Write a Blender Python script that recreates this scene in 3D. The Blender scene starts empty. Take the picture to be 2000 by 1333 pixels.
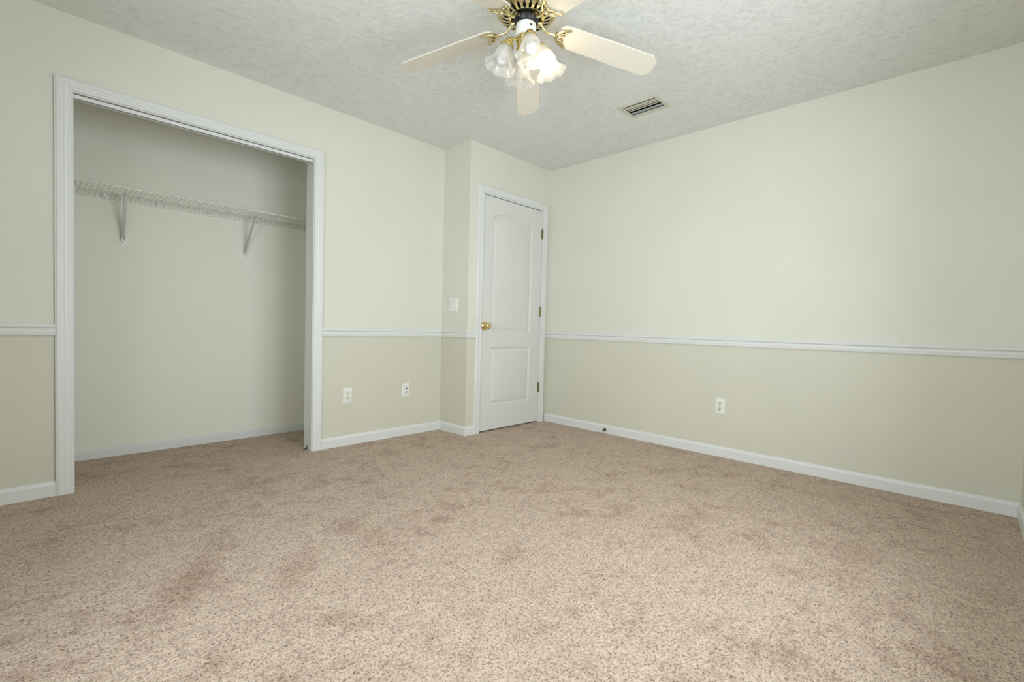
import bpy, bmesh, math
from math import sin, cos, pi, radians, atan2, sqrt, tan
from mathutils import Vector, Matrix

S = bpy.context.scene
COL = S.collection

# ------------------------------------------------------------------ camera
CAM = Vector((-3.5515, -3.3068, 0.9176))
YAW, PITCH, ROLL = -0.80409, -0.02996, 0.02475
cd = bpy.data.cameras.new('camera')
cam = bpy.data.objects.new('camera', cd)
COL.objects.link(cam)
_f = Vector((-sin(YAW) * cos(PITCH), cos(YAW) * cos(PITCH), sin(PITCH)))
_r = Vector((cos(YAW), sin(YAW), 0))
_u = _r.cross(_f)
_r2 = _r * cos(ROLL) + _u * sin(ROLL)
_u2 = _u * cos(ROLL) - _r * sin(ROLL)
M4 = Matrix((_r2, _u2, -_f)).transposed().to_4x4()
M4.translation = CAM
cam.matrix_world = M4
cd.sensor_width = 36
cd.lens = 16.4824
cd.clip_start = 0.02
S.camera = cam

# ------------------------------------------------------------------ world, light, exposure
H, L, XL = 2.44, 3.551, -4.25          # ceiling height, front wall, left wall
W, J = 1.0152, 0.3446                  # corner block
S.view_settings.view_transform = 'Standard'
S.view_settings.look = 'None'
S.view_settings.exposure = -0.21
S.view_settings.gamma = 1.0
S.view_settings.use_curve_mapping = False
wd = bpy.data.worlds.new('daylight')
S.world = wd
wd.use_nodes = True
wd.node_tree.nodes['Background'].inputs[0].default_value = (0.92, 1.0, 1.06, 1)
wd.node_tree.nodes['Background'].inputs[1].default_value = 1.5


def area(name, loc, direction, sx, sy, power, col, spread=180):
    d = bpy.data.lights.new(name, 'AREA')
    d.shape = 'RECTANGLE'
    d.size, d.size_y = sx, sy
    d.energy = power
    d.color = col
    d.spread = radians(spread)
    o = bpy.data.objects.new(name, d)
    COL.objects.link(o)
    o.location = loc
    o.rotation_euler = Vector(direction).to_track_quat('-Z', 'Z').to_euler()
    return o


WF = (-2.80, -1.25, 0.50, 1.95)        # added front window, out of view: x0 x1 z0 z1
WL = (-2.95, -1.65, 0.50, 1.95)        # added left window, out of view: y0 y1 z0 z1
FILL_TINT = (0.915, 1.0, 1.08)  # tint shared by both fill lamps
area('fill_light_front', ((WF[0] + WF[1]) / 2, -L - 0.05, (WF[2] + WF[3]) / 2), (0, 1, 0),
     WF[1] - WF[0], WF[3] - WF[2], 32, FILL_TINT, 155)  # fill lamp added in the front opening, spread narrowed to dim the edges
area('fill_light_left', (XL - 0.05, (WL[0] + WL[1]) / 2, (WL[2] + WL[3]) / 2), (1, 0, 0),
     WL[1] - WL[0], WL[3] - WL[2], 36, FILL_TINT, 138)  # second added fill lamp, out of view on the left


# ------------------------------------------------------------------ materials
def srgb(r, g, b):
    def c(v):
        v /= 255
        return v / 12.92 if v <= 0.04045 else ((v + 0.055) / 1.055) ** 2.4
    return (c(r), c(g), c(b), 1)


def mat(name, col, rough=0.5, metal=0.0, spec=0.5, bump=0.0, bscale=200.0, var=0.0, vscale=3.0):
    m = bpy.data.materials.new(name)
    m.use_nodes = True
    nt = m.node_tree
    n, l = nt.nodes, nt.links
    b = n['Principled BSDF']
    b.inputs['Base Color'].default_value = col
    b.inputs['Roughness'].default_value = rough
    b.inputs['Metallic'].default_value = metal
    b.inputs['Specular IOR Level'].default_value = spec
    tc = n.new('ShaderNodeTexCoord')
    if var:
        z = n.new('ShaderNodeTexNoise')
        z.inputs['Scale'].default_value = vscale
        z.inputs['Detail'].default_value = 4
        l.new(tc.outputs['Object'], z.inputs['Vector'])
        mx = n.new('ShaderNodeMix')
        mx.data_type = 'RGBA'
        mx.inputs[6].default_value = tuple(c * (1 - var) for c in col[:3]) + (1,)
        mx.inputs[7].default_value = tuple(min(1, c * (1 + var)) for c in col[:3]) + (1,)
        l.new(z.outputs['Fac'], mx.inputs[0])
        l.new(mx.outputs[2], b.inputs['Base Color'])
    if bump:
        z = n.new('ShaderNodeTexNoise')
        z.inputs['Scale'].default_value = bscale
        z.inputs['Detail'].default_value = 3
        l.new(tc.outputs['Object'], z.inputs['Vector'])
        bp = n.new('ShaderNodeBump')
        bp.inputs['Strength'].default_value = bump
        bp.inputs['Distance'].default_value = 0.002
        l.new(z.outputs['Fac'], bp.inputs['Height'])
        l.new(bp.outputs['Normal'], b.inputs['Normal'])
    return m


CREAM = srgb(226, 224, 211)
TAN = srgb(214, 212, 194)
M_trim = mat('white_trim_paint', srgb(226, 228, 224), 0.38, var=0.015, vscale=6)
M_door = mat('white_door_paint', srgb(222, 222, 216), 0.42, bump=0.05, bscale=160)
M_closet = mat('closet_wall_paint', srgb(240, 239, 225), 0.75, bump=0.08, bscale=120, var=0.015)
M_brass = mat('polished_brass', srgb(222, 204, 146), 0.16, 1.0)
M_pbrass = mat('pale_brass', srgb(216, 204, 160), 0.24, 1.0)
M_hinge = mat('dull_brass', srgb(150, 142, 104), 0.35, 1.0)
M_black = mat('black_enamel', srgb(22, 22, 22), 0.4)
M_dark = mat('dark_cavity', srgb(30, 29, 27), 0.9)
M_fanwhite = mat('white_enamel', srgb(236, 238, 232), 0.25)
M_blade = mat('white_blade_laminate', srgb(222, 216, 200), 0.45, var=0.02, vscale=12)
M_plate = mat('white_plastic', srgb(236, 236, 230), 0.3)
M_recept = mat('ivory_plastic', srgb(228, 226, 206), 0.35)
M_wire = mat('white_vinyl_wire', srgb(238, 239, 230), 0.35)
M_wire_shaded = mat('white_vinyl_wire_shaded', srgb(222, 222, 210), 0.4)  # same vinyl as the rods, with shade painted into a darker colour
M_bracket = mat('grey_enamel_steel', srgb(200, 202, 198), 0.4)
M_vent = mat('cream_vent_enamel', srgb(206, 204, 188), 0.4)
M_damper = mat('galvanised_steel', srgb(168, 178, 178), 0.45, 0.4)
M_steel = mat('steel', srgb(130, 130, 125), 0.35, 1.0)
M_rubber = mat('white_rubber', srgb(220, 218, 208), 0.6)
M_antique = mat('dark_bronze', srgb(84, 82, 58), 0.35, 0.8)
M_bulb = mat('opal_bulb_glass', srgb(240, 238, 238), 0.12)


def wall_mat():
    m = mat('two_tone_wall_paint', CREAM, 0.62, bump=0.06, bscale=110)
    nt = m.node_tree
    n, l = nt.nodes, nt.links
    b = n['Principled BSDF']
    g = n.new('ShaderNodeNewGeometry')
    sx = n.new('ShaderNodeSeparateXYZ')
    l.new(g.outputs['Position'], sx.inputs[0])
    gt = n.new('ShaderNodeMath')
    gt.operation = 'GREATER_THAN'
    gt.inputs[1].default_value = 0.845
    l.new(sx.outputs['Z'], gt.inputs[0])
    mx = n.new('ShaderNodeMix')
    mx.data_type = 'RGBA'
    mx.inputs[6].default_value = TAN
    mx.inputs[7].default_value = CREAM
    l.new(gt.outputs[0], mx.inputs[0])
    z = n.new('ShaderNodeTexNoise')
    z.inputs['Scale'].default_value = 2.2
    z.inputs['Detail'].default_value = 6
    l.new(g.outputs['Position'], z.inputs['Vector'])
    mr = n.new('ShaderNodeMapRange')
    mr.inputs[1].default_value = 0.3
    mr.inputs[2].default_value = 0.7
    mr.inputs[3].default_value = 0.975
    mr.inputs[4].default_value = 1.01
    l.new(z.outputs['Fac'], mr.inputs[0])
    hs = n.new('ShaderNodeMix')
    hs.data_type = 'RGBA'
    hs.blend_type = 'MULTIPLY'
    hs.inputs[0].default_value = 1
    l.new(mx.outputs[2], hs.inputs[6])
    l.new(mr.outputs[0], hs.inputs[7])
    l.new(hs.outputs[2], b.inputs['Base Color'])
    return m


M_wall = wall_mat()


def ceiling_mat():
    m = mat('stomped_ceiling_texture', srgb(231, 232, 227), 0.5, spec=0.5)
    nt = m.node_tree
    n, l = nt.nodes, nt.links
    b = n['Principled BSDF']
    g = n.new('ShaderNodeNewGeometry')

    def layer(scale, petals, off):
        mp = n.new('ShaderNodeMapping')
        mp.inputs['Location'].default_value = off
        l.new(g.outputs['Position'], mp.inputs['Vector'])
        nz = n.new('ShaderNodeTexNoise')
        nz.inputs['Scale'].default_value = 14
        l.new(mp.outputs[0], nz.inputs['Vector'])
        ad = n.new('ShaderNodeVectorMath')
        ad.operation = 'MULTIPLY_ADD'
        l.new(nz.outputs['Color'], ad.inputs[0])
        ad.inputs[1].default_value = (0.03, 0.03, 0)
        l.new(mp.outputs[0], ad.inputs[2])
        vo = n.new('ShaderNodeTexVoronoi')
        vo.voronoi_dimensions = '2D'
        vo.inputs['Scale'].default_value = scale
        l.new(ad.outputs[0], vo.inputs['Vector'])
        sb = n.new('ShaderNodeVectorMath')
        sb.operation = 'SUBTRACT'
        l.new(ad.outputs[0], sb.inputs[0])
        l.new(vo.outputs['Position'], sb.inputs[1])
        sp = n.new('ShaderNodeSeparateXYZ')
        l.new(sb.outputs[0], sp.inputs[0])
        at = n.new('ShaderNodeMath')
        at.operation = 'ARCTAN2'
        l.new(sp.outputs[1], at.inputs[0])
        l.new(sp.outputs[0], at.inputs[1])
        ml = n.new('ShaderNodeMath')
        ml.operation = 'MULTIPLY_ADD'
        l.new(at.outputs[0], ml.inputs[0])
        ml.inputs[1].default_value = petals
        n2 = n.new('ShaderNodeTexNoise')
        n2.inputs['Scale'].default_value = 45
        n2.inputs['Detail'].default_value = 2
        l.new(mp.outputs[0], n2.inputs['Vector'])
        m2 = n.new('ShaderNodeMath')
        m2.operation = 'MULTIPLY'
        m2.inputs[1].default_value = 5
        l.new(n2.outputs['Fac'], m2.inputs[0])
        l.new(m2.outputs[0], ml.inputs[2])
        sn = n.new('ShaderNodeMath')
        sn.operation = 'SINE'
        l.new(ml.outputs[0], sn.inputs[0])
        mr = n.new('ShaderNodeMapRange')
        mr.interpolation_type = 'SMOOTHSTEP'
        mr.inputs[1].default_value = 0.1
        mr.inputs[2].default_value = 0.95
        l.new(sn.outputs[0], mr.inputs[0])
        n3 = n.new('ShaderNodeTexNoise')
        n3.inputs['Scale'].default_value = 30
        n3.inputs['Detail'].default_value = 3
        l.new(g.outputs['Position'], n3.inputs['Vector'])
        m3 = n.new('ShaderNodeMapRange')
        m3.inputs[1].default_value = 0.38
        m3.inputs[2].default_value = 0.62
        l.new(n3.outputs['Fac'], m3.inputs[0])
        ed = n.new('ShaderNodeTexVoronoi')
        ed.voronoi_dimensions = '2D'
        ed.feature = 'DISTANCE_TO_EDGE'
        ed.inputs['Scale'].default_value = scale
        l.new(ad.outputs[0], ed.inputs['Vector'])
        fe = n.new('ShaderNodeMapRange')
        fe.interpolation_type = 'SMOOTHSTEP'
        fe.inputs[2].default_value = 0.12
        l.new(ed.outputs['Distance'], fe.inputs[0])
        fc = n.new('ShaderNodeMapRange')
        fc.interpolation_type = 'SMOOTHSTEP'
        fc.inputs[1].default_value = 0.06
        fc.inputs[2].default_value = 0.2
        l.new(vo.outputs['Distance'], fc.inputs[0])
        out = mr.outputs[0]
        for other in (m3.outputs[0], fe.outputs[0], fc.outputs[0]):
            mm = n.new('ShaderNodeMath')
            mm.operation = 'MULTIPLY'
            l.new(out, mm.inputs[0])
            l.new(other, mm.inputs[1])
            out = mm.outputs[0]
        return mm
    a, c = layer(7.5, 31, (0, 0, 0)), layer(9.5, 25, (0.37, 0.21, 0))
    mxm = n.new('ShaderNodeMath')
    mxm.operation = 'MAXIMUM'
    l.new(a.outputs[0], mxm.inputs[0])
    l.new(c.outputs[0], mxm.inputs[1])
    bp = n.new('ShaderNodeBump')
    bp.inputs['Strength'].default_value = 0.74
    bp.inputs['Distance'].default_value = 0.0024
    l.new(mxm.outputs[0], bp.inputs['Height'])
    l.new(bp.outputs['Normal'], b.inputs['Normal'])
    return m


M_ceil = ceiling_mat()


def carpet_mat():
    m = mat('beige_frieze_carpet', srgb(190, 168, 146), 0.95, spec=0.15)
    nt = m.node_tree
    n, l = nt.nodes, nt.links
    b = n['Principled BSDF']
    g = n.new('ShaderNodeNewGeometry')

    def noise(scale, detail, rough=0.5, vec=None, dist=0.0):
        z = n.new('ShaderNodeTexNoise')
        z.inputs['Scale'].default_value = scale
        z.inputs['Detail'].default_value = detail
        z.inputs['Roughness'].default_value = rough
        z.inputs['Distortion'].default_value = dist
        l.new(vec if vec is not None else g.outputs['Position'], z.inputs['Vector'])
        return z.outputs['Fac']

    def rng(src, a, bb, c=0.0, d=1.0, smooth=True):
        r = n.new('ShaderNodeMapRange')
        if smooth:
            r.interpolation_type = 'SMOOTHSTEP'
        r.inputs[1].default_value, r.inputs[2].default_value = a, bb
        r.inputs[3].default_value, r.inputs[4].default_value = c, d
        l.new(src, r.inputs[0])
        return r.outputs[0]

    def math(op, a, c):
        k = n.new('ShaderNodeMath')
        k.operation = op
        for i, v in enumerate((a, c)):
            if isinstance(v, (int, float)):
                k.inputs[i].default_value = v
            else:
                l.new(v, k.inputs[i])
        return k.outputs[0]
    fine = noise(260, 3, 0.6, dist=0.6)
    tuft = noise(120, 2, 0.55, dist=0.8)
    patch = noise(6.5, 7, 0.72)
    broad = noise(1.7, 3, 0.5)
    # trodden, matted patches of pile (own shapes on the floor)
    worn = rng(patch, 0.44, 0.70, 0.0, 0.85)
    worn = math('MULTIPLY', worn, rng(broad, 0.35, 0.6, 0.25, 1))
    for (x, y, ax, rx, ry, k) in [(-3.16, -1.40, 61, .20, .075, .75), (-2.86, -1.56, 55, .15, .07, .5), (-2.2, -1.56, 0, .06, .05, .7),
                                  (-3.00, -1.10, 55, .14, .06, .4), (-2.52, -1.50, 15, .10, .05, .5), (-2.2, -2.03, 30, .10, .05, .5),
                                  (-1.3, -2.36, -40, .14, .05, .5), (-1.14, -3.0, 0, .2, .09, .4), (-2.64, -.48, 10, .25, .06, .5)]:
        mp = n.new('ShaderNodeMapping')
        mp.vector_type = 'TEXTURE'
        mp.inputs['Location'].default_value = (x, y, 0)
        mp.inputs['Rotation'].default_value = (0, 0, radians(ax))
        mp.inputs['Scale'].default_value = (rx, ry, 1)
        l.new(g.outputs['Position'], mp.inputs['Vector'])
        ln = n.new('ShaderNodeVectorMath')
        ln.operation = 'LENGTH'
        l.new(mp.outputs[0], ln.inputs[0])
        d = math('ADD', ln.outputs['Value'], math('MULTIPLY', math('SUBTRACT', noise(18, 3), 0.5), 2.2))
        worn = math('MAXIMUM', worn, math('MULTIPLY', rng(d, 1.6, 0.25), k))
    mx = n.new('ShaderNodeMix')
    mx.data_type = 'RGBA'
    mx.inputs[6].default_value = srgb(219, 199, 181)
    mx.inputs[7].default_value = srgb(181, 156, 138)
    l.new(worn, mx.inputs[0])
    mott = rng(noise(30, 4, 0.65), 0.35, 0.62, 0.86, 1.03)
    grain = math('ADD', math('MULTIPLY', fine, 0.5), math('MULTIPLY', tuft, 0.5))
    dk = n.new('ShaderNodeMix')
    dk.data_type = 'RGBA'
    dk.blend_type = 'MULTIPLY'
    dk.inputs[0].default_value = 1
    cr = n.new('ShaderNodeValToRGB')
    e = cr.color_ramp.elements
    e[0].position, e[0].color = 0.38, (0.36, 0.29, 0.25, 1)
    e[1].position, e[1].color = 0.56, (1, 1, 1, 1)
    x = e.new(0.47)
    x.color = (0.80, 0.765, 0.74, 1)
    l.new(grain, cr.inputs[0])
    mo = n.new('ShaderNodeMix')
    mo.data_type = 'RGBA'
    mo.blend_type = 'MULTIPLY'
    mo.inputs[0].default_value = 1
    l.new(mx.outputs[2], mo.inputs[6])
    l.new(mott, mo.inputs[7])
    l.new(mo.outputs[2], dk.inputs[6])
    l.new(cr.outputs[0], dk.inputs[7])
    l.new(dk.outputs[2], b.inputs['Base Color'])
    bp = n.new('ShaderNodeBump')
    bp.inputs['Strength'].default_value = 0.7
    bp.inputs['Distance'].default_value = 0.006
    l.new(grain, bp.inputs['Height'])
    l.new(bp.outputs['Normal'], b.inputs['Normal'])
    return m


M_carpet = carpet_mat()


def glass_mat():
    m = bpy.data.materials.new('frosted_glass')
    m.use_nodes = True
    n, l = m.node_tree.nodes, m.node_tree.links
    n.clear()
    out = n.new('ShaderNodeOutputMaterial')
    df = n.new('ShaderNodeBsdfDiffuse')
    df.inputs[0].default_value = srgb(250, 250, 246)
    tl = n.new('ShaderNodeBsdfTranslucent')
    tl.inputs[0].default_value = srgb(253, 252, 248)
    tr = n.new('ShaderNodeBsdfTransparent')
    gl = n.new('ShaderNodeBsdfGlossy')
    gl.inputs['Roughness'].default_value = 0.25
    m1 = n.new('ShaderNodeMixShader')
    m1.inputs[0].default_value = 0.7
    l.new(df.outputs[0], m1.inputs[1])
    l.new(tl.outputs[0], m1.inputs[2])
    m2 = n.new('ShaderNodeMixShader')
    m2.inputs[0].default_value = 0.55
    l.new(m1.outputs[0], m2.inputs[1])
    l.new(tr.outputs[0], m2.inputs[2])
    m3 = n.new('ShaderNodeMixShader')
    m3.inputs[0].default_value = 0.05
    l.new(m2.outputs[0], m3.inputs[1])
    l.new(gl.outputs[0], m3.inputs[2])
    l.new(m3.outputs[0], out.inputs[0])
    return m


M_glass = glass_mat()


def emit_mat(name, col, k):
    m = bpy.data.materials.new(name)
    m.use_nodes = True
    b = m.node_tree.nodes['Principled BSDF']
    b.inputs['Base Color'].default_value = (0.9, 0.88, 0.84, 1)
    b.inputs['Emission Color'].default_value = col
    b.inputs['Emission Strength'].default_value = k
    return m


M_lit = emit_mat('lit_bulb', (1, 0.80, 0.55, 1), 26)


# ------------------------------------------------------------------ mesh helpers
def link(name, bm, m, parent=None, smooth=None, kind=None):
    bmesh.ops.recalc_face_normals(bm, faces=bm.faces)
    me = bpy.data.meshes.new(name)
    bm.to_mesh(me)
    bm.free()
    for k in (m if isinstance(m, (list, tuple)) else [m]):
        me.materials.append(k)
    if smooth is not None:
        for p in me.polygons:
            p.use_smooth = True
        me.set_sharp_from_angle(angle=radians(smooth))
    o = bpy.data.objects.new(name, me)
    COL.objects.link(o)
    o.parent = parent
    if kind:
        o['kind'] = kind
    return o


def empty(name, loc, rz=0.0, parent=None):
    o = bpy.data.objects.new(name, None)
    COL.objects.link(o)
    o.location = loc
    o.rotation_euler = (0, 0, rz)
    o.parent = parent
    o.empty_display_size = 0.05
    return o


def tag(o, label, cat, group=None):
    o['label'] = label
    o['category'] = cat
    if group:
        o['group'] = group
    return o


def BM():
    return bmesh.new()


def box(bm, x0, x1, y0, y1, z0, z1, mi=0, bev=0.0):
    vs = [bm.verts.new((x, y, z)) for x in (x0, x1) for y in (y0, y1) for z in (z0, z1)]
    fs = [bm.faces.new([vs[i] for i in q]) for q in
          ((0, 1, 3, 2), (4, 6, 7, 5), (0, 4, 5, 1), (2, 3, 7, 6), (0, 2, 6, 4), (1, 5, 7, 3))]
    for f in fs:
        f.material_index = mi
    if bev:
        es = list({e for f in fs for e in f.edges})
        r = bmesh.ops.bevel(bm, geom=es, offset=bev, segments=2, affect='EDGES', profile=0.5)
        for f in r['faces']:
            f.material_index = mi
    return vs


def obox(bm, mtx, sx, sy, sz, bev=0.0, mi=0):
    b2 = BM()
    box(b2, -sx / 2, sx / 2, -sy / 2, sy / 2, -sz / 2, sz / 2, mi, bev)
    b2.transform(mtx)
    merge(bm, b2)


def merge(bm, b2):
    me = bpy.data.meshes.new('tmp')
    b2.to_mesh(me)
    b2.free()
    bm.from_mesh(me)
    bpy.data.meshes.remove(me)


def lathe(bm, prof, n=32, mtx=None, cap0=False, cap1=False, mi=0):
    rings = []
    for r, z in prof:
        ring = []
        for i in range(n):
            a = 2 * pi * i / n
            p = Vector((r * cos(a), r * sin(a), z))
            ring.append(bm.verts.new(mtx @ p if mtx else p))
        rings.append(ring)
    for a, b in zip(rings, rings[1:]):
        for i in range(n):
            f = bm.faces.new((a[i], a[(i + 1) % n], b[(i + 1) % n], b[i]))
            f.material_index = mi
    if cap0:
        bm.faces.new(rings[0]).material_index = mi
    if cap1:
        bm.faces.new(rings[-1]).material_index = mi


def tube(bm, pts, rad, n=10, mi=0, flat=1.0):
    pts = [Vector(p) for p in pts]
    if not isinstance(rad, (list, tuple)):
        rad = [rad] * len(pts)
    rings = []
    up = None
    for i, p in enumerate(pts):
        t = (pts[min(i + 1, len(pts) - 1)] - pts[max(i - 1, 0)]).normalized()
        if up is None:
            up = Vector((0, 0, 1)) if abs(t.z) < 0.9 else Vector((1, 0, 0))
        s = t.cross(up).normalized()
        up = s.cross(t).normalized()
        rings.append([bm.verts.new(p + (s * cos(2 * pi * k / n) + up * sin(2 * pi * k / n) * flat) * rad[i]) for k in range(n)])
    for a, b in zip(rings, rings[1:]):
        for k in range(n):
            bm.faces.new((a[k], a[(k + 1) % n], b[(k + 1) % n], b[k])).material_index = mi
    bm.faces.new(rings[0]).material_index = mi
    bm.faces.new(rings[-1][::-1]).material_index = mi


def sweep_plan(bm, path, prof):
    """prof [(d,z)] swept along the plan polyline, offset to the right-hand side with mitres."""
    path = [Vector(p) for p in path]
    nrm = []
    for a, b in zip(path, path[1:]):
        d = (b - a).normalized()
        nrm.append(Vector((d.y, -d.x)))
    rings = []
    for i, p in enumerate(path):
        if i == 0:
            mvec = nrm[0]
        elif i == len(path) - 1:
            mvec = nrm[-1]
        else:
            s = nrm[i - 1] + nrm[i]
            mvec = s / (1 + nrm[i - 1].dot(nrm[i]))
        rings.append([bm.verts.new((p.x + mvec.x * d, p.y + mvec.y * d, z)) for d, z in prof])
    k = len(prof)
    for a, b in zip(rings, rings[1:]):
        for i in range(k):
            bm.faces.new((a[i], a[(i + 1) % k], b[(i + 1) % k], b[i]))
    bm.faces.new(rings[0])
    bm.faces.new(rings[-1][::-1])


CASING = [(0, 0), (0, .009), (.004, .012), (.018, .012), (.021, .0145), (.028, .016), (.034, .0145), (.037, .0165),
          (.052, .018), (.058, .0175), (.061, .0145), (.066, .013), (.066, 0)]


def casing(name, x0, x1, zt, Y, w=.066, flat=False, wt=None):
    bm = BM()
    rings = []
    pf = [(0, 0), (0, .010), (.003, .013), (.012, .013), (.015, .0115), (.040, .014), (w - .006, .016), (w, .012), (w, 0)] if flat else [(u * w / .066, d) for u, d in CASING]
    for fx in ('lb', 'lt', 'rt', 'rb'):
        ring = []
        for u, d in pf:
            x = x0 - u if fx[0] == 'l' else x1 + u
            z = zt + u * (wt or w) / w if fx[1] == 't' else 0.0
            ring.append(bm.verts.new((x, Y - d, z)))
        rings.append(ring)
    k = len(pf)
    for a, b in zip(rings, rings[1:]):
        for i in range(k):
            bm.faces.new((a[i], a[(i + 1) % k], b[(i + 1) % k], b[i]))
    bm.faces.new(rings[0])
    bm.faces.new(rings[-1][::-1])
    return link(name, bm, M_trim, smooth=25, kind='structure')


# ------------------------------------------------------------------ room shell
CX0, CX1, CZ = -3.378, -2.150, 2.056           # closet opening (inside the jamb)
DX0, DX1, DZ = -.861, -.089, 2.040             # door opening (inside the jamb)
D = 0.7076                                      # closet back wall
JT = .016                                       # jamb board
T = .12                                         # wall thickness
KX0, KX1 = -3.72, -1.72                         # closet side walls

bm = BM()
box(bm, XL - T, T, -L - T, 1.3, -.06, 0)
link('floor', bm, M_carpet, kind='structure')

VX0, VX1, VY0, VY1 = -.712, -.545, -1.805, -1.552   # hole for the vent
bm = BM()
box(bm, XL - T, VX0, -L - T, 1.3, H, H + .05)
box(bm, VX1, T, -L - T, 1.3, H, H + .05)
box(bm, VX0, VX1, -L - T, VY0, H, H + .05)
box(bm, VX0, VX1, VY1, 1.3, H, H + .05)
link('ceiling', bm, M_ceil, kind='structure')

bm = BM()
box(bm, XL - T, CX0 - JT, 0, T, 0, H)
box(bm, CX1 + JT, 0, 0, T, 0, H)
box(bm, CX0 - JT, CX1 + JT, 0, T, CZ + JT, H)
link('wall_back', bm, M_wall, kind='structure')

bm = BM()
box(bm, -W, -W + T, -J, 0, 0, H)
box(bm, -W + T, DX0 - JT, -J, -J + T, 0, H)
box(bm, DX1 + JT, 0, -J, -J + T, 0, H)
box(bm, DX0 - JT, DX1 + JT, -J, -J + T, DZ + JT, H)
link('wall_entry', bm, M_wall, kind='structure')

bm = BM()
box(bm, 0, T, -L - T, 1.3, 0, H)
link('wall_right', bm, M_wall, kind='structure')

bm = BM()
box(bm, XL, WF[0], -L - T, -L, 0, H)
box(bm, WF[1], 0, -L - T, -L, 0, H)
box(bm, WF[0], WF[1], -L - T, -L, 0, WF[2])
box(bm, WF[0], WF[1], -L - T, -L, WF[3], H)
link('wall_front', bm, M_wall, kind='structure')

bm = BM()
box(bm, XL - T, XL, -L - T, WL[0], 0, H)
box(bm, XL - T, XL, WL[1], 0, 0, H)
box(bm, XL - T, XL, WL[0], WL[1], 0, WL[2])
box(bm, XL - T, XL, WL[0], WL[1], WL[3], H)
link('wall_left', bm, M_wall, kind='structure')

bm = BM()
box(bm, KX0 - T, KX1 + T, D, D + T, 0, H)
box(bm, KX0 - T, KX0, T, D, 0, H)
box(bm, KX1, KX1 + T, T, D, 0, H)
link('wall_closet', bm, M_closet, kind='structure')

# baseboards
BASE = [(0, 0), (.012, 0), (.012, .058), (.009, .066), (.004, .074), (0, .076)]
DC0, DC1 = -.9236, -.0290                        # door casing outer edges
CC0, CC1 = -3.4492, -2.0790                      # closet casing outer edges
bm = BM()
sweep_plan(bm, [(CC1, 0), (-W, 0), (-W, -J), (DC0, -J)], BASE)
link('baseboard_back', bm, M_trim, kind='structure')
bm = BM()
sweep_plan(bm, [(0, -J - .013), (0, -L), (XL, -L), (XL, 0), (CC0, 0)], BASE)
link('baseboard_right', bm, M_trim, kind='structure')
bm = BM()
sweep_plan(bm, [(KX0, T), (KX0, D), (KX1, D), (KX1, T)], [(d, z * .82) for d, z in BASE])
link('baseboard_closet', bm, M_trim, kind='structure')

# chair rail
RAIL = [(0, .8160), (.009, .8165), (.012, .821), (.013, .826), (.0105, .829), (.013, .836), (.0135, .842), (.012, .849), (.010, .853),
        (.017, .857), (.0195, .8605), (.018, .864), (.0135, .866), (.012, .870), (.0125, .875), (.009, .878), (0, .878)]
for nm, path in (('trim_1', [(CC1, 0), (-W, 0), (-W, -J), (DC0, -J)]),
                 ('trim_2', [(0, -J - .002), (0, -L), (WF[1] + .09, -L)]),
                 ('trim_3', [(XL, WL[1] + .09), (XL, 0), (CC0, 0)])):
    bm = BM()
    sweep_plan(bm, path, RAIL)
    link(nm, bm, M_trim, smooth=20, kind='structure')

# closet jamb and casing
bm = BM()
box(bm, CX0 - JT, CX0, -.001, T + .001, 0, CZ)
box(bm, CX1, CX1 + JT, -.001, T + .001, 0, CZ)
box(bm, CX0 - JT, CX1 + JT, -.001, T + .001, CZ, CZ + JT)
link('trim_4', bm, M_trim, kind='structure')
casing('trim_5', CX0 - .005, CX1 + .005, CZ + .005, 0, w=.066, wt=.057)

# door jamb, stop and casing
bm = BM()
box(bm, DX0 - JT, DX0, -J - .001, -J + T, 0, DZ)
box(bm, DX1, DX1 + JT, -J - .001, -J + T, 0, DZ)
box(bm, DX0 - JT, DX1 + JT, -J - .001, -J + T, DZ, DZ + JT)
box(bm, DX0, DX0 + .012, -J + .042, -J + .075, 0, DZ)
box(bm, DX1 - .012, DX1, -J + .042, -J + .075, 0, DZ)
box(bm, DX0, DX1, -J + .042, -J + .075, DZ - .012, DZ)
link('trim_6', bm, M_trim, kind='structure')
casing('trim_7', DX0 - .004, DX1 + .002, DZ + .010, -J, w=.058, flat=True)


# unseen windows, added behind the camera to carry the fill light
def window(name, axis, a0, a1, z0, z1):
    root = empty(name, (0, 0, 0))
    root['kind'] = 'structure'

    def bx(bm, p0, p1, d0, d1, zz0, zz1):        # d = distance into the wall from the room face
        if axis == 'front':
            box(bm, p0, p1, -L - d1, -L - d0, zz0, zz1)
        else:
            box(bm, XL - d1, XL - d0, p0, p1, zz0, zz1)
    bm = BM()
    fw = .045
    bx(bm, a0, a0 + fw, .07, .115, z0, z1)
    bx(bm, a1 - fw, a1, .07, .115, z0, z1)
    bx(bm, a0 + fw, a1 - fw, .07, .115, z0, z0 + fw)
    bx(bm, a0 + fw, a1 - fw, .07, .115, z1 - fw, z1)
    zm = (z0 + z1) / 2
    bx(bm, a0 + fw, a1 - fw, .07, .115, zm - .02, zm + .02)
    link('window_frame', bm, M_trim, root)
    bm = BM()
    bx(bm, a0 + fw, a1 - fw, .09, .094, z0 + fw, z1 - fw)
    link('window_pane', bm, M_pane, root)
    bm = BM()
    bx(bm, a0 - .05, a1 + .05, -.035, .05, z0 - .03, z0)
    link('window_sill', bm, M_trim, root)
    bm = BM()
    cw = .06
    bx(bm, a0 - cw, a0, -.014, 0, z0 - .03 + .03, z1 + cw)
    bx(bm, a1, a1 + cw, -.014, 0, z0, z1 + cw)
    bx(bm, a0, a1, -.014, 0, z1, z1 + cw)
    link('window_casing', bm, M_trim, root)


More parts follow.
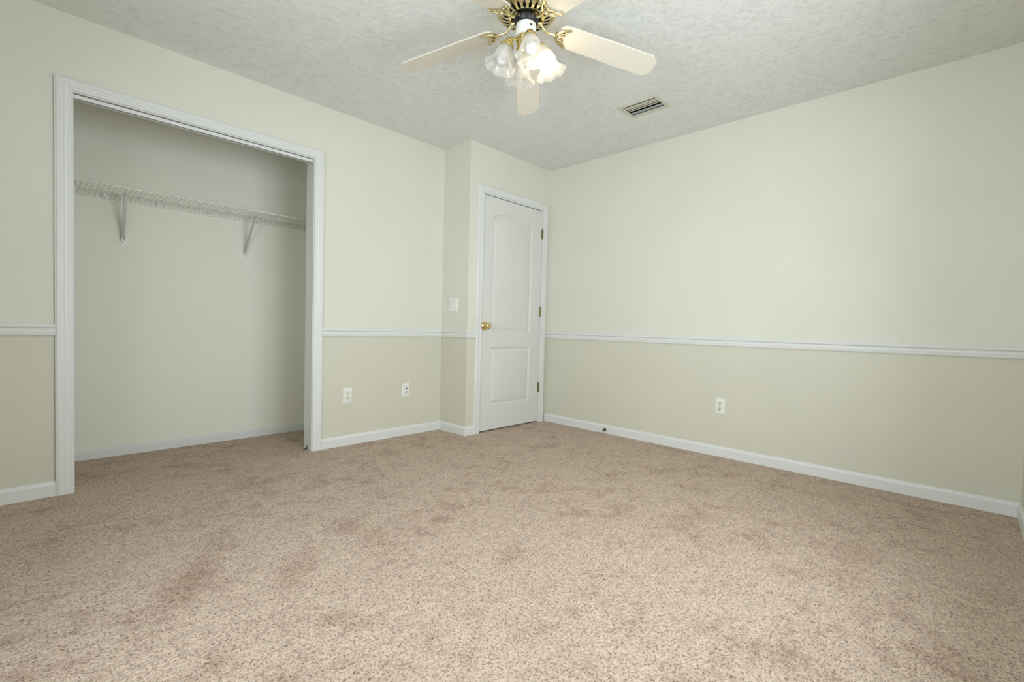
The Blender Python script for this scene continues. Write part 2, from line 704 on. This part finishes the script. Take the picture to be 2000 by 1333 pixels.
M_pane = bpy.data.materials.new('window_glass')
M_pane.use_nodes = True
_n, _l = M_pane.node_tree.nodes, M_pane.node_tree.links
_n.clear()
_o, _m = _n.new('ShaderNodeOutputMaterial'), _n.new('ShaderNodeMixShader')
_t, _g = _n.new('ShaderNodeBsdfTransparent'), _n.new('ShaderNodeBsdfGlossy')
_g.inputs['Roughness'].default_value = 0.02
_m.inputs[0].default_value = 0.06
_l.new(_t.outputs[0], _m.inputs[1])
_l.new(_g.outputs[0], _m.inputs[2])
_l.new(_m.outputs[0], _o.inputs[0])
window('added_window_1', 'front', *WF)
window('added_window_2', 'left', *WL)

# ------------------------------------------------------------------ door
door = empty('door_1', (0, -J, 0))
door['kind'] = 'structure'


def offset_poly(pts, d):
    n = len(pts)
    out = []
    for i in range(n):
        p0, p1, p2 = Vector(pts[i - 1]), Vector(pts[i]), Vector(pts[(i + 1) % n])
        e1, e2 = (p1 - p0).normalized(), (p2 - p1).normalized()
        n1, n2 = Vector((-e1.y, e1.x)), Vector((-e2.y, e2.x))
        s = n1 + n2
        out.append(p1 + s * (d / (1 + n1.dot(n2))))
    return out


SX0, SX1, SZ0, SZ1 = -.8575, -.0925, .012, 2.033
PX0, PX1 = -.742, -.232
arch = [(PX0, .868), (PX1, .868)]
N = 28
for i in range(N + 1):
    t = 1 - i / N                                  # right to left along the crown
    x = PX0 + (PX1 - PX0) * t
    q = min(1, max(0, (0.5 - abs(t - .5)) / .5))
    h = 0 if q < .12 else (1 - cos(pi * min(1, (q - .12) / .88))) / 2
    arch.append((x, 1.885 + .053 * h))
low = [(PX0, .226), (PX1, .226), (PX1, .736), (PX0, .736)]
FY = .001                                           # door face (local y), into the room is -y
bm = BM()
outer = [bm.verts.new((x, FY, z)) for x, z in ((SX0, SZ0), (SX1, SZ0), (SX1, SZ1), (SX0, SZ1))]
loops = [outer]
for pl in (arch, low):
    loops.append([bm.verts.new((x, FY, z)) for x, z in pl])
edges = []
for lp in loops:
    for i in range(len(lp)):
        edges.append(bm.edges.new((lp[i], lp[(i + 1) % len(lp)])))
bmesh.ops.triangle_fill(bm, use_beauty=True, use_dissolve=False, edges=edges)
for pl, lp in ((arch, loops[1]), (low, loops[2])):
    prev = lp
    for off, dep in ((.003, .006), (.011, .011), (.015, .011), (.038, .003), (.041, .0025)):
        ring = [bm.verts.new((p.x, FY + dep, p.y)) for p in offset_poly(pl, off)]
        for i in range(len(ring)):
            bm.faces.new((prev[i], prev[(i + 1) % len(ring)], ring[(i + 1) % len(ring)], ring[i]))
        prev = ring
    bm.faces.new(prev)
back = [bm.verts.new((v.co.x, FY + .035, v.co.z)) for v in outer]
for i in range(4):
    bm.faces.new((outer[i], outer[(i + 1) % 4], back[(i + 1) % 4], back[i]))
bm.faces.new(back)
link('door_slab', bm, M_door, door, smooth=12)

for z in (1.817, 1.073, .339):
    bm = BM()
    for k in range(5):
        z0 = z - .045 + k * .018
        lathe(bm, [(.0052, z0 + .0006), (.0058, z0 + .0015), (.0058, z0 + .0165), (.0052, z0 + .0174)], 14,
              Matrix.Translation((-.0915, -.0055, 0)), True, True)
    lathe(bm, [(.0035, z - .049), (.0046, z - .046), (.0046, z + .046), (.0035, z + .049)], 12, Matrix.Translation((-.0915, -.0055, 0)), True, True)
    box(bm, -.104, -.0925, -.0015, .0015, z - .045, z + .045)
    box(bm, -.0905, -.083, -.0025, .0005, z - .045, z + .045)
    o = link('hinge', bm, M_hinge, door, smooth=30)
    o['label'] = 'dull brass hinge'

RX = Matrix.Rotation(radians(90), 4, 'X')          # +z -> -y (out of the wall)
bm = BM()
KM = Matrix.Translation((-.822, 0, .921)) @ RX
lathe(bm, [(.0365, -.001), (.0365, .002), (.034, .006), (.026, .009), (.018, .0105), (.0145, .014), (.0125, .022), (.0135, .030),
           (.020, .036), (.0265, .043), (.0285, .051), (.0270, .058), (.022, .063), (.014, .0655), (.0105, .0655), (.010, .064), (.0, .064)], 40, KM, False)
o = link('door_knob', bm, M_brass, door, smooth=40)
o['label'] = 'polished brass knob'
bm = BM()
box(bm, -.0035, .0035, -.0015, .0015, -.0012, .0012)
bm.transform(Matrix.Translation((-.822, -.0655, .921)))
link('keyhole', bm, M_antique, o)
bm = BM()
box(bm, -.8600, -.8565, -.002, .002, .895, .947)
o = link('strike_plate', bm, M_brass, door)
o['label'] = 'brass strike plate'

# ------------------------------------------------------------------ closet shelf
shelf = tag(empty('wire_shelf', (-2.72, .69, 1.70)),
            'white vinyl coated wire shelf on angled braces across the closet back wall', 'shelf')
SXA, SXB = KX0 + .004, KX1 - .004
bx0, by0, bz0 = shelf.location
YF, YB, ZS = .402, .697, 1.7085


def loc(p):
    return (p[0] - bx0, p[1] - by0, p[2] - bz0)


bm = BM()
for y, z, r in ((YF, ZS, .0035), (.548, ZS - .005, .003), (YB, ZS - .003, .0034), (YB + .002, ZS - .028, .0034)):  # lowest rear rod stands in for the shelf's shadow band on the wall
    tube(bm, [loc((SXA, y, z)), loc((SXB, y, z))], r, 8)
link('long_rods', bm, M_wire, shelf, smooth=60)
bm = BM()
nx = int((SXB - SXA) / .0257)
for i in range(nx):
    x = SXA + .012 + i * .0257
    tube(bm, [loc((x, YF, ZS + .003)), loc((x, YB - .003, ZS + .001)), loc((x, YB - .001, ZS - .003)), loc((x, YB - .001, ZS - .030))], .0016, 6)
o = link('cross_wires', bm, M_wire_shaded, shelf, smooth=60)
for i, (xa, xt) in enumerate(((-3.104, -3.107), (-2.379, -2.350))):
    a, b = Vector((xa, D - .006, 1.432)), Vector((xt, .545, 1.697))
    bm = BM()
    d = (b - a)
    q = d.to_track_quat('Z', 'X').to_matrix().to_4x4()
    ln = d.length
    mid = Matrix.Translation(Vector(loc((a + b) / 2))) @ q
    q2 = Matrix.Translation(Vector(loc((a + b) / 2)))
    zt = d.normalized()
    xx = Vector((1, 0, 0))
    yy = zt.cross(xx).normalized()
    xx = yy.cross(zt).normalized()
    R = Matrix((xx, yy, zt)).transposed().to_4x4()
    obox(bm, q2 @ R @ Matrix.Translation((0, .004, 0)), .019, .0016, ln, .0004)
    obox(bm, q2 @ R @ Matrix.Translation((-.0090, -.002, 0)), .0016, .012, ln, .0004)
    tube(bm, [loc(b + Vector((0, .004, -.006))), loc(b + Vector((0, -.006, .004))), loc(b + Vector((0, -.004, .013))), loc(b + Vector((0, .006, .012)))], .003, 8)
    br = link('brace', bm, M_bracket, shelf, smooth=40)
    br['label'] = 'grey steel angled brace'
    bm = BM()
    box(bm, -.016, .016, D - .004 - by0, D - by0 + .0, 1.400 - bz0, 1.440 - bz0, bev=.0012)
    for v in bm.verts:
        v.co.x += xa - bx0
    for s in (-1, 1):
        box(bm, xa - bx0 + s * .011 - .0015, xa - bx0 + s * .011 + .0015, D - .018 - by0, D - .003 - by0, 1.422 - bz0, 1.442 - bz0)
    wp = link('wall_plate', bm, M_plate, shelf, smooth=40)
    bm = BM()
    lathe(bm, [(.0045, 0), (.0045, .0025), (.0, .003)], 14, Matrix.Translation((xa - bx0, D - .0035 - by0, 1.412 - bz0)) @ RX)
    link('screw', bm, M_steel, wp, smooth=40)
for x in (-3.199, -2.918, -2.615, -2.30, -2.022):
    bm = BM()
    m0 = Matrix.Translation(loc((x, D - .001, 1.684))) @ RX
    lathe(bm, [(.0135, 0), (.0135, .006), (.011, .009), (.0, .009)], 20, m0)
    box(bm, x - .006 - bx0, x + .006 - bx0, D - .018 - by0, D - by0, 1.688 - bz0, 1.714 - bz0, bev=.001)
    c = link('wall_clip', bm, M_wire, shelf, smooth=40)
    bm = BM()
    lathe(bm, [(.0045, .0085), (.0045, .0095), (.0, .0098)], 12, Matrix.Translation(loc((x + .001, D - .001, 1.687))) @ RX)
    link('screw', bm, M_antique, c)
for x in (-3.338, -3.009, -2.672, -2.338, -2.002):
    bm = BM()
    box(bm, x - .006 - bx0, x + .006 - bx0, D - .014 - by0, D - by0, 1.700 - bz0, 1.750 - bz0, bev=.001)
    link('retaining_clip', bm, M_plate, shelf, smooth=40)

# sliding door track left in the closet header
tr = tag(empty('door_track', (-2.764, .06, CZ)), 'white metal sliding door track under the head of the closet opening', 'track')
bm = BM()
A, B2, zc = CX0 + .001 + 2.764, CX1 - .004 + 2.764, 0
for y0, y1, z0, z1 in ((-.046, -.0435, -.025, 0), (-.046, .030, -.003, 0), (-.002, 0, -.010, 0), (.028, .030, -.008, 0),
                       (-.046, -.037, -.025, -.023)):
    box(bm, A, B2, y0, y1, z0, z1)
link('track_channel', bm, M_trim, tr)
for k in range(5):
    bm = BM()
    lathe(bm, [(.004, 0), (.0045, -.0018), (0, -.003)], 12, Matrix.Translation((A + .2 + k * .2, .018, -.003)))
    link('screw', bm, M_steel, tr)

gb = tag(empty('pivot_bracket', (CX1, .066, 0)), 'small dark metal bracket low on the right closet jamb', 'bracket')
bm = BM()
box(bm, -.003, 0, -.009, .009, .004, .028, bev=.0006)
link('bracket_plate', bm, M_steel, gb)
bm = BM()
box(bm, -.022, -.001, -.008, .008, .004, .008, bev=.0008)
link('bracket_foot', bm, M_steel, gb)


# ------------------------------------------------------------------ wall plates (local: x right, z up, -y out)
def plate(bm, w, h, d=.0055):
    ring0 = [(-w / 2, 0, -h / 2), (w / 2, 0, -h / 2), (w / 2, 0, h / 2), (-w / 2, 0, h / 2)]

    def rr(s, y):
        out = []
        for cx, cz, a0 in ((1, -1, -90), (1, 1, 0), (-1, 1, 90), (-1, -1, 180)):
            for k in range(4):
                a = radians(a0 + 30 * k)
                r = .003
                out.append((cx * (w / 2 - s - r) + r * cos(a), y, cz * (h / 2 - s - r) + r * sin(a)))
        return out
    rings = [[bm.verts.new(p) for p in rr(s, y)] for s, y in ((0, 0), (0, -.002), (.0025, -d + .0006), (.005, -d))]
    for a, b in zip(rings, rings[1:]):
        for i in range(len(a)):
            bm.faces.new((a[i], a[(i + 1) % len(a)], b[(i + 1) % len(a)], b[i]))
    bm.faces.new(rings[-1])
    bm.faces.new(rings[0][::-1])


def screw_at(parent, x, z, y=-.0055, m=None, r=.0032):
    bm = BM()
    lathe(bm, [(r, 0), (r, .0006), (r * .6, .0011), (0, .0012)], 14, Matrix.Translation((x, y, z)) @ RX)
    return link('screw', bm, m or M_plate, parent, smooth=40)


def outlet(locn, rz, label):
    t = tag(empty('wall_outlet', locn, rz), label, 'outlet', 'duplex outlets low on the walls')
    bm = BM()
    plate(bm, .070, .115)
    link('cover_plate', bm, M_plate, t, smooth=40)
    for s in (1, -1):
        bm = BM()
        zc = s * .0195
        pts = []
        for k in range(32):
            a = 2 * pi * k / 32
            pts.append((.0172 * cos(a), max(-.0135, min(.0135, .0172 * sin(a)))))
        r0 = [bm.verts.new((x, -.004, z + zc)) for x, z in pts]
        r1 = [bm.verts.new((x * .97, -.0078, z * .97 + zc)) for x, z in pts]
        for i in range(32):
            bm.faces.new((r0[i], r0[(i + 1) % 32], r1[(i + 1) % 32], r1[i]))
        bm.faces.new(r1)
        rec = link('receptacle', bm, M_recept, t, smooth=30)
        bm = BM()
        box(bm, -.0078, -.0052, -.0082, -.006, zc - .001, zc + .009)
        box(bm, .0050, .0078, -.0082, -.006, zc - .001, zc + .009)
        lathe(bm, [(.0032, .006), (.0032, .0082), (0, .0083)], 14, Matrix.Translation((0, 0, zc - .0072)) @ RX)
        link('slots', bm, M_antique, rec)
    screw_at(t, 0, 0, m=M_steel, r=.0026)
    return t


outlet((-1.880, 0, .375), 0, 'white duplex outlet on the closet wall beside the closet opening')
outlet((0, -2.031, .372), -pi / 2, 'white duplex outlet on the long right wall below the chair rail')

t = tag(empty('cable_jack', (-1.372, 0, .374), 0), 'white plate with coaxial connector and round jack hole near the wall corner', 'wall plate')
bm = BM()
plate(bm, .070, .115)
link('cover_plate', bm, M_plate, t, smooth=40)
bm = BM()
lathe(bm, [(.0075, 0), (.0075, .005), (.0048, .006), (.0048, .013), (.002, .0132), (.0, .0125)], 6, Matrix.Translation((.004, -.005, .016)) @ RX)
link('coaxial_connector', bm, M_steel, t, smooth=30)
bm = BM()
lathe(bm, [(.0058, 0), (.0058, .0008), (.0, .0009)], 20, Matrix.Translation((.004, -.0054, -.016)) @ RX)
link('jack_hole', bm, M_dark, t)
screw_at(t, .002, .042, m=M_recept)
screw_at(t, .002, -.042, m=M_recept)

t = tag(empty('light_switch', (-W, -.156, 1.095), -pi / 2), 'white double toggle light switch left of the white door', 'switch')
bm = BM()
plate(bm, .117, .115)
link('cover_plate', bm, M_plate, t, smooth=40)
for s in (-1, 1):
    bm = BM()
    x = s * .023
    box(bm, x - .0055, x + .0055, -.0066, -.004, -.0125, .0125, bev=.0005)
    obox(bm, Matrix.Translation((x, -.011, .0045)) @ Matrix.Rotation(radians(-28), 4, 'X'), .0085, .015, .010, .001)
    link('toggle', bm, M_plate, t, smooth=40)
    for k in (-1, 1):
        screw_at(t, x, k * .030, m=M_recept)

# door stop on the right baseboard
t = tag(empty('door_stop', (-.012, -1.062, .036), 0), 'small dark door stop with white rubber tip on the right baseboard', 'door stop')
ax = Vector((-.86, .30, -.42)).normalized()
q = ax.to_track_quat('Z', 'X').to_matrix().to_4x4()
bm = BM()
lathe(bm, [(.0, -.003), (.014, -.002), (.0145, .003), (.012, .008), (.0075, .012), (.0058, .018), (.0055, .034), (.0, .034)], 24, q)
link('stop_body', bm, M_antique, t, smooth=40)
bm = BM()
lathe(bm, [(.0, .032), (.0085, .033), (.0105, .037), (.010, .050), (.006, .054), (.0, .0545)], 20, q)
o = link('rubber_tip', bm, M_rubber, t, smooth=40)
o['label'] = 'white rubber tip'

# ------------------------------------------------------------------ ceiling vent
vx, vy = (-.727 - .516) / 2, (-1.532 - 1.826) / 2
vent = tag(empty('air_vent', (vx, vy, H)), 'cream louvered air vent set in the ceiling', 'vent')
hw, hl = .1045, .1475
ix0, ix1, iy0, iy1 = VX0 + .006 - vx, VX1 - .004 - vx, VY0 + .006 - vy, VY1 - .006 - vy
bm = BM()
rings = []
for (a0, a1, b0, b1, z) in ((-hw, hw, -hl, hl, 0), (-hw, hw, -hl, hl, -.002), (-hw + .006, hw - .006, -hl + .006, hl - .006, -.007),
                            (ix0 - .004, ix1 + .004, iy0 - .004, iy1 + .004, -.009), (ix0, ix1, iy0, iy1, -.008), (ix0, ix1, iy0, iy1, .0005)):
    rings.append([bm.verts.new((x, y, z)) for x, y in ((a0, b0), (a1, b0), (a1, b1), (a0, b1))])
for a, b in zip(rings, rings[1:]):
    for i in range(4):
        bm.faces.new((a[i], a[(i + 1) % 4], b[(i + 1) % 4], b[i]))
link('vent_frame', bm, M_vent, vent)
bm = BM()
box(bm, ix0 - .003, ix1 + .002, iy0 - .003, iy1 + .003, -.001, .16)
for f in list(bm.faces):
    if f.calc_center_median().z < .0:
        bm.faces.remove(f)
bmesh.ops.solidify(bm, geom=bm.faces[:], thickness=.001)
link('duct_boot', bm, M_dark, vent)
ym, yl = (iy0 + iy1) / 2, (iy1 - iy0) - .004
for x0, x1, ang in ((.022, .060, -7), (.066, .084, -9), (.090, .104, -9)):
    bm = BM()
    mt = Matrix.Translation((ix0 + (x0 + x1) / 2, ym, .001 if x0 < .03 else .004)) @ Matrix.Rotation(radians(ang), 4, 'Y')
    obox(bm, mt, x1 - x0, yl, .0016, .0003)
    link('louver', bm, M_vent, vent)
bm = BM()
obox(bm, Matrix.Translation((ix1 - .022, ym, .002)) @ Matrix.Rotation(radians(-6), 4, 'Y'), .040, yl, .0016, .0003)
o = link('louver', bm, M_damper, vent)
o['label'] = 'wide grey louver'

# ------------------------------------------------------------------ ceiling fan
FX, FYc = -1.942, -1.797
fan = tag(empty('ceiling_fan', (FX, FYc, H)), 'white and brass ceiling fan with four frosted tulip lights, one lit', 'ceiling fan')


def Z(z):
    return z - H


# motor housing: brass pan with a ring of slots
bm = BM()
NS = 24
n = NS * 8
prof = [(.075, 2.4395), (.090, 2.432), (.122, 2.415), (.134, 2.385), (.1375, 2.368), (.1375, 2.363), (.134, 2.3605), (.130, 2.3625),
        (.126, 2.361), (.1215, 2.356), (.117, 2.352), (.114, 2.3495), (.108, 2.345), (.101, 2.3415), (.094, 2.339), (.084, 2.337), (.076, 2.337),
        (.070, 2.339), (.066, 2.342), (.064, 2.347)]
rings = [[bm.verts.new((r * cos(2 * pi * i / n), r * sin(2 * pi * i / n), Z(z))) for i in range(n)] for r, z in prof]
for j, (a, b) in enumerate(zip(rings, rings[1:])):
    for i in range(n):
        c = i % 8
        hole = (j in (12, 13) and 2 <= c < 6) or (j == 14 and 2 <= c < 6) or (j == 11 and 3 <= c < 5) or (j == 15 and False) \
            or (j == 9 and 3 <= c < 5 and (i // 8) % 1 == 0) or (j == 17 and 1 <= c < 7 and (i // 8) % 2 == 0)
        if hole:
            continue
        bm.faces.new((a[i], a[(i + 1) % n], b[(i + 1) % n], b[i]))
bmesh.ops.delete(bm, geom=[v for v in bm.verts if not v.link_faces], context='VERTS')
link('motor_housing', bm, M_pbrass, fan, smooth=35)
bm = BM()
lathe(bm, [(.05, Z(2.43)), (.112, Z(2.41)), (.125, Z(2.378)), (.112, Z(2.3585)), (.094, Z(2.350)), (.062, Z(2.352)), (.058, Z(2.345))], 48, None, True, True)
link('motor_core', bm, M_black, fan, smooth=35)
bm = BM()
lathe(bm, [(.030, Z(2.352)), (.056, Z(2.348)), (.060, Z(2.340)), (.060, Z(2.330)), (.055, Z(2.322)), (.050, Z(2.314)), (.040, Z(2.311))], 40, None, True, True)
link('flywheel', bm, M_black, fan, smooth=35)
bm = BM()
lathe(bm, [(.040, Z(2.3125)), (.0455, Z(2.3115)), (.0463, Z(2.308)), (.0463, Z(2.256)), (.0440, Z(2.252))], 48, None, True, True)
o = link('switch_housing', bm, M_fanwhite, fan, smooth=35)
o['label'] = 'white cylindrical switch housing'
# pull-switch screw on the side facing the room corner by the camera
va = atan2(CAM.y - FYc, CAM.x - FX)
sa = va + radians(28)
bm = BM()
ms = Matrix.Translation((.046 * cos(sa), .046 * sin(sa), Z(2.289))) @ Vector((cos(sa), sin(sa), 0)).to_track_quat('Z', 'X').to_matrix().to_4x4()
lathe(bm, [(.0055, -.001), (.0055, .003), (.0035, .005), (.0, .005)], 12, ms)
obox(bm, ms @ Matrix.Translation((0, 0, .004)), .008, .0025, .003)
link('switch_screw', bm, M_antique, o, smooth=40)
bm = BM()
lathe(bm, [(.040, Z(2.2535)), (.0475, Z(2.252)), (.049, Z(2.246)), (.046, Z(2.238)), (.042, Z(2.225)), (.041, Z(2.205)), (.045, Z(2.195)),
           (.046, Z(2.186)), (.040, Z(2.172)), (.026, Z(2.158)), (.017, Z(2.150)), (.013, Z(2.138)), (.015, Z(2.131)), (.012, Z(2.124)), (.0, Z(2.121))], 40, None, True)
link('light_fitter', bm, M_brass, fan, smooth=40)

# blades and irons
DROOP = tan(radians(8.1))
PIT = radians(11.5)


def blade_mtx(a):
    return Matrix.Rotation(a, 4, 'Z')


def bl(r, w, dz=0.0):
    return Vector((r, w * cos(PIT) - 0 * dz, Z(2.293) - (r - .17) * DROOP - w * sin(PIT) + dz))


PH = radians(40.8)
for k, da in enumerate((0, 72, 144, 216, 288)):
    a = PH + radians(da)
    DROOP = tan(radians(10.4 if da == 0 else 8.1))
    R = blade_mtx(a)
    bm = BM()
    out = [(.160, -.040), (.180, -.056), (.205, -.060), (.45, -.0635), (.628, -.064), (.660, -.036), (.660, .036), (.628, .064), (.45, .0635), (.205, .060), (.180, .056), (.160, .040)]
    top = [bm.verts.new(R @ bl(r, w, .0065)) for r, w in out]
    bot = [bm.verts.new(R @ bl(r, w, 0)) for r, w in out]
    m = len(out)
    for i in range(m):
        bm.faces.new((top[i], top[(i + 1) % m], bot[(i + 1) % m], bot[i]))
    bm.faces.new(top)
    bm.faces.new(bot[::-1])
    link('blade', bm, M_blade, fan)
    # brass iron: curved arm into a crescent with an inner truss
    bm = BM()
    arm = [(.050, 2.330), (.062, 2.331), (.074, 2.326), (.084, 2.314), (.092, 2.302), (.102, 2.297), (.116, 2.295), (.132, 2.294), (.150, 2.292)]
    tube(bm, [R @ Vector((r, 0, Z(z))) for r, z in arm], [.0085, .0085, .0075, .0068, .0064, .0062, .006, .0062, .0075], 12)
    oc = []
    orad = []
    for i in range(25):
        s = -1 + i / 12
        w = s * .052
        r = .147 + .060 * abs(s) ** 2.4
        oc.append(R @ bl(r, w, -.0065))
        orad.append(.0078 - .0035 * abs(s) ** 2)
    tube(bm, oc, orad, 10)
    ic = [R @ bl(.176 + .026 * abs(s) ** 2.2 - .006 * cos(s * pi * 3) * (abs(s) < .6), s * .046, -.006) for s in [-1 + i / 10 for i in range(21)]]
    tube(bm, ic, .0042, 8)
    for w in (-.02, .02):
        tube(bm, [R @ bl(.152, w * .9, -.006), R @ bl(.178, w, -.006)], .0038, 8)
    for w in (-.040, .040):
        tube(bm, [R @ bl(.186, w * .95, -.006), R @ bl(.192, w, -.006)], .004, 8)
    link('blade_iron', bm, M_pbrass, fan, smooth=50)

# four lamps: arm, socket, frosted ruffled shade, bulb
TILT = radians(20)
for k in range(4):
    a = va + radians(13) + k * pi / 2
    R = blade_mtx(a)
    TILT = radians((20, 22, 9, 18)[k])
    ax = Vector((sin(TILT), 0, -cos(TILT)))
    neck = Vector((.086, 0, Z(2.209)))
    frame = R @ Matrix.Translation(neck) @ ax.to_track_quat('Z', 'Y').to_matrix().to_4x4()
    bm = BM()
    tube(bm, [R @ Vector(p) for p in ((.038, 0, Z(2.236)), (.052, 0, Z(2.241)), (.064, 0, Z(2.241)), (.073, 0, Z(2.236)), (.079, 0, Z(2.230)))], .0065, 12)
    link('lamp_arm', bm, M_brass, fan, smooth=50)
    bm = BM()
    lathe(bm, [(.010, -.030), (.017, -.028), (.019, -.022), (.019, -.012), (.021, -.010), (.024, -.006), (.030, -.002), (.0315, .004), (.0315, .012), (.030, .012), (.0295, .004), (.018, .0), (.0, .0)], 32, frame, True)
    link('lamp_socket', bm, M_brass, fan, smooth=40)
    # shade
    bm = BM()
    nseg = 96
    sp = [(0.000, .0270, 0), (.006, .0275, 0), (.011, .0285, 0), (.018, .0330, 0), (.028, .0385, 0), (.040, .0425, 0), (.050, .0430, .01), (.060, .0430, .03),
          (.070, .0450, .06), (.080, .0500, .09), (.089, .0575, .12), (.096, .0655, .14), (.101, .0725, .15), (.1035, .0765, .155)]
    th = .0018

    def ring(s, r, am, sh):
        vs = []
        for i in range(nseg):
            t = 2 * pi * i / nseg
            wv = cos(8 * t + k)
            rr = r * (.945 + am * .30 * wv) + sh
            vs.append(bm.verts.new(frame @ Vector((rr * cos(t), rr * sin(t), s * 1.08 - am * .035 * wv))))
        return vs
    ro = [ring(s, r, am, th / 2) for s, r, am in sp]
    ri = [ring(s, r, am, -th / 2) for s, r, am in sp]
    for rs in (ro, ri):
        for p, q in zip(rs, rs[1:]):
            for i in range(nseg):
                bm.faces.new((p[i], p[(i + 1) % nseg], q[(i + 1) % nseg], q[i]))
    for e in (0, -1):
        for i in range(nseg):
            bm.faces.new((ro[e][i], ro[e][(i + 1) % nseg], ri[e][(i + 1) % nseg], ri[e][i]))
    sh = link('glass_shade', bm, M_glass, fan, smooth=60)
    # bulb
    bm = BM()
    bp = [(.012, .000), (.013, .012), (.0135, .022), (.017, .034), (.0235, .046), (.0275, .058), (.0285, .067), (.0265, .077), (.0205, .086), (.011, .092), (.0, .094)]
    lathe(bm, bp, 32, frame, True)
    lit = (k == 1)
    b = link('bulb', bm, M_lit if lit else M_bulb, sh, smooth=60)
    if lit:
        sh['label'] = 'frosted glass shade of the lit lamp'
        b['label'] = 'glowing warm bulb'
